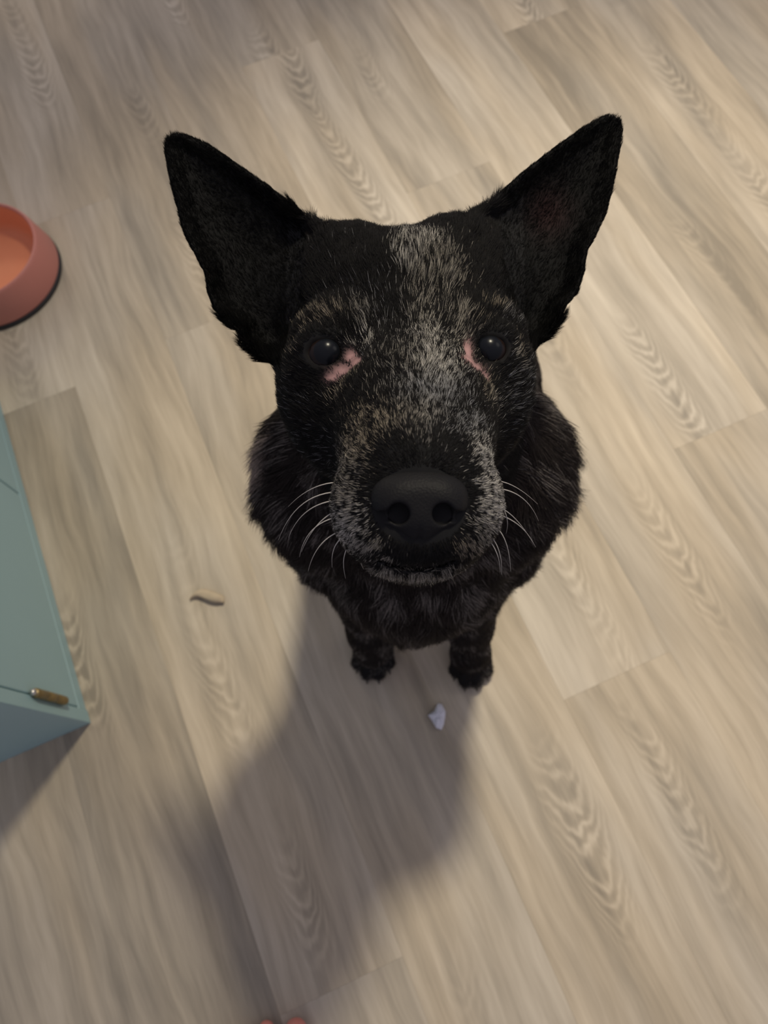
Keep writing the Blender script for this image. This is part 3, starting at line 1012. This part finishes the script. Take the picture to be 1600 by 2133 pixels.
# ---------------------------------------------------------------- eyes
def eye(c, look):
    n, mseg = 24, 36
    V, Fc = [], []
    fwd = to_world(c + look) - to_world(c); fwd /= np.linalg.norm(fwd)
    up = np.array([0, 0, 1.0]); sx = np.cross(fwd, up); sx /= np.linalg.norm(sx); uy = np.cross(sx, fwd)
    cw = to_world(c)
    for i in range(n + 1):
        th = math.pi * i / n
        r = EYE_RAD + (.0011 * max(0, 1 - (th / .75) ** 2) if th < .75 else 0)    # the cornea bulges
        for j in range(mseg):
            a = 2 * math.pi * j / mseg
            V.append(cw + r * (fwd * math.cos(th) + math.sin(th) * (sx * math.cos(a) + uy * math.sin(a))))
    for i in range(n):
        for j in range(mseg):
            p, q = i * mseg + j, i * mseg + (j + 1) % mseg
            Fc.append((p, q, q + mseg, p + mseg))
    o = mesh_obj('eye', V, Fc, None)
    m, nt, bs = mat_new('eyeball')
    ge = nd(nt, 'ShaderNodeTexCoord')
    dv = nd(nt, 'ShaderNodeVectorMath', operation='SUBTRACT'); nt.links.new(ge.outputs['Object'], dv.inputs[0]); dv.inputs[1].default_value = cw
    nv = nd(nt, 'ShaderNodeVectorMath', operation='NORMALIZE'); nt.links.new(dv.outputs[0], nv.inputs[0])
    dt = nd(nt, 'ShaderNodeVectorMath', operation='DOT_PRODUCT'); nt.links.new(nv.outputs[0], dt.inputs[0]); dt.inputs[1].default_value = fwd
    cr = nd(nt, 'ShaderNodeValToRGB'); cr.color_ramp.interpolation = 'EASE'
    el = cr.color_ramp.elements
    el[0].position = 0.0; el[0].color = (.02, .014, .012, 1)
    el[1].position = 1.0; el[1].color = (.006, .007, .010, 1)
    for pos, cc in ((.60, (.02, .012, .010, 1)), (.645, (.004, .003, .003, 1)), (.70, (.012, .007, .006, 1)), (.80, (.011, .007, .006, 1)), (.84, (.005, .006, .008, 1))):
        x = el.new(pos); x.color = cc
    nt.links.new(dt.outputs['Value'], cr.inputs[0]); nt.links.new(cr.outputs[0], bs.inputs['Base Color'])
    bs.inputs['Roughness'].default_value = .24
    bs.inputs['Specular IOR Level'].default_value = .15
    o.data.materials.append(m)
    rel(o, DOG)
    return o


eye(EYE_L, np.array([.10, .00, -1.0])); eye(EYE_R, np.array([-.06, .02, -1.0]))


# ---------------------------------------------------------------- whiskers
M_WHISK = plain('whisker', (.50, .47, .43, 1), .45, .4)
WH = [  # root, mid, tip as picture places with their depths
    [(708, 1005, .342), (650, 1018, .352), (600, 1056, .370)], [(704, 1025, .340), (628, 1052, .350), (580, 1125, .365)],
    [(705, 1042, .338), (640, 1065, .348), (601, 1120, .362)], [(705, 1062, .338), (660, 1095, .346), (628, 1150, .356)],
    [(722, 1074, .334), (655, 1100, .342), (624, 1160, .350)], [(716, 1104, .336), (668, 1135, .344), (642, 1190, .352)],
    [(722, 1115, .335), (697, 1140, .342), (692, 1182, .350)], [(742, 1125, .335), (718, 1155, .342), (720, 1205, .350)],
    [(768, 1148, .335), (766, 1172, .342), (773, 1200, .350)], [(756, 1148, .335), (752, 1168, .342), (758, 1186, .350)],
    [(1015, 1003, .342), (1065, 1010, .352), (1120, 1050, .372)], [(1026, 1017, .340), (1085, 1035, .350), (1122, 1085, .364)],
    [(1014, 1053, .336), (1062, 1070, .344), (1110, 1130, .356)], [(1030, 1069, .338), (1082, 1095, .350), (1116, 1140, .364)],
    [(1034, 1040, .339), (1055, 1075, .345), (1054, 1112, .352)], [(1022, 1090, .337), (1052, 1125, .345), (1064, 1190, .353)],
    [(1002, 1100, .334), (1036, 1138, .342), (1045, 1197, .350)], [(1008, 1112, .335), (1034, 1150, .343), (1042, 1192, .351)],
]


def whisker(pts, r0):
    p = [to_world(C3(*q)) for q in pts]
    V, Fc = [], []
    n, m = 14, 5
    ctrl = p[1] * 2 - (p[0] + p[2]) / 2
    for i in range(n):
        t = i / (n - 1)
        c = p[0] * (1 - t) ** 2 + ctrl * 2 * t * (1 - t) + p[2] * t * t
        d = (ctrl - p[0]) * (1 - t) + (p[2] - ctrl) * t; d /= np.linalg.norm(d)
        s1 = np.cross(d, R[:, 2] if abs(d @ R[:, 2]) < .9 else R[:, 0]); s1 /= np.linalg.norm(s1); s2 = np.cross(d, s1)
        r = r0 * (1 - .85 * t)
        for j in range(m):
            a = 2 * math.pi * j / m
            V.append(c + r * (math.cos(a) * s1 + math.sin(a) * s2))
    for i in range(n - 1):
        for j in range(m):
            a, b = i * m + j, i * m + (j + 1) % m
            Fc.append((a, b, b + m, a + m))
    rel(mesh_obj('whisker', V, Fc, M_WHISK), DOG)


for w in WH: whisker([(w[0][0], w[0][1], w[0][2] + .006), w[1], w[2]], .00030)


# ---------------------------------------------------------------- claws
M_CLAW = plain('claw_horn', (.05, .045, .04, 1), .35, .5)


def claws():
    for cx_, cy_ in ((779, 1378), (980, 1393)):
        p = floor_pt(cx_, cy_)
        for dx, dy in ((-0.0195, -0.004), (-0.0070, -0.017), (0.0070, -0.017), (0.0195, -0.004)):
            V, Fc = [], []
            n, m = 7, 8
            for i in range(n):
                t = i / (n - 1)
                c = np.array([p[0] + dx * (1 + .12 * t), p[1] + dy - .0065 - .0062 * t, .0095 - .0078 * t * t])
                r = .0024 * (1 - t) ** .7 + .0003
                for j in range(m):
                    a = 2 * math.pi * j / m
                    V.append(c + np.array([r * math.cos(a), 0, r * math.sin(a)]))
            for i in range(n - 1):
                for j in range(m):
                    a, b = i * m + j, i * m + (j + 1) % m
                    Fc.append((a, b, b + m, a + m))
            Fc.append(tuple((n - 1) * m + j for j in range(m)))
            rel(mesh_obj('claw', V, Fc, M_CLAW), DOG)


claws()


# ---------------------------------------------------------------- the standing person's bare foot, its toes at the bottom edge
def person():
    tip = floor_pt(618, 2119, .012)                        # tip of the big toe
    tip2 = floor_pt(556, 2124, .010)                       # tip of the second toe
    root = tag(empty('person', (tip[0] - .01, tip[1] - .14, 0)), 'standing person seen only by the bare toe tips at the bottom edge', 'person')
    xs = np.arange(-.09, .071, .0022); ys = np.arange(-.27, .021, .0022); zs = np.arange(-.004, .181, .0022)
    B = Field(xs, ys, zs)
    o = np.array([tip[0], tip[1], 0.0])
    t2 = tip2[:2] - tip[:2]
    B.cap([(0, -.012, .0125), (.001, -.036, .0135), (.002, -.07, .018)], [.0122, .0128, .017], .006)
    spots = [(t2[0], t2[1], .0085), (t2[0] - .0185, t2[1] - .010, .0080), (t2[0] - .035, t2[1] - .022, .0075), (t2[0] - .050, t2[1] - .036, .0072)]
    for x, y, r in spots:
        B.cap([(x, y - r, r + .001), (x * .98, y - .022, r + .005), (x * .85, y - .05, .018)], [r, r * .95, r * 1.25], .004)
    B.cap([(-.012, -.085, .022), (-.022, -.15, .036), (-.026, -.20, .045)], [.022, .031, .030], .02)
    B.cap([(-.045, -.085, .018), (-.048, -.15, .024), (-.030, -.225, .028)], [.018, .022, .028], .02)
    B.cap([(-.026, -.195, .045), (-.026, -.205, .10), (-.026, -.205, .18)], [.032, .030, .036], .02)
    V, Q = B.mesh()
    V = V + o
    V[:, 2] = np.maximum(V[:, 2], .0005)
    a, b, c2 = V[Q[:, 0]], V[Q[:, 1]], V[Q[:, 2]]
    mm = V.mean(0)
    if np.einsum('ij,ij->i', a - mm, np.cross(b - mm, c2 - mm)).sum() < 0: Q = Q[:, ::-1].copy()
    k, Q = drop_islands(V, Q); V = V[k]
    V = relax(V, Q, 2, .5)
    np_mesh('bare_foot', V, Q, M_SKIN, root)
    # toenails
    for (x, y, r, w) in [(0, 0, .0125, .0085)] + [(a_, b_, c_, c_ * .62) for a_, b_, c_ in spots]:
        Vn, Fn = [], []
        nx, ny = 7, 5
        for j in range(ny):
            for i in range(nx):
                sx, sy = (i / (nx - 1) - .5) * 2, j / (ny - 1)
                z = r * 2.0 + .0012 - .35 * w * sx * sx - .0022 * (1 - sy) ** 2
                Vn.append((o[0] + x + sx * w * (1 - .12 * (1 - sy)), o[1] + y - .0035 - r * .35 - (1 - sy) * 0 - sy * w * 1.4, z - .0008))
        for j in range(ny - 1):
            for i in range(nx - 1):
                Fn.append((j * nx + i, j * nx + i + 1, (j + 1) * nx + i + 1, (j + 1) * nx + i))
        rel(mesh_obj('toenail', Vn, Fn, M_NAIL), root)
    # trouser leg above the ankle
    V, Fc = [], []
    prof = [(.050, .085), (.053, .082), (.055, .090), (.057, .16), (.062, .26), (.066, .36), (.070, .46), (.050, .465), (.0, .466)]
    n = 40
    for i, (r, z) in enumerate(prof):
        for j in range(n):
            a = 2 * math.pi * j / n
            rr = r * (1 + .04 * math.sin(3 * a + z * 20) + .02 * math.sin(7 * a - z * 31))
            V.append((o[0] - .026 + rr * math.cos(a), o[1] - .205 - z * .10 + rr * 1.1 * math.sin(a), z))
    for i in range(len(prof) - 1):
        for j in range(n):
            a, b = i * n + j, i * n + (j + 1) % n
            Fc.append((a, b, b + n, a + n))
    rel(mesh_obj('trouser_leg', V, Fc, M_DENIM), root)


person()
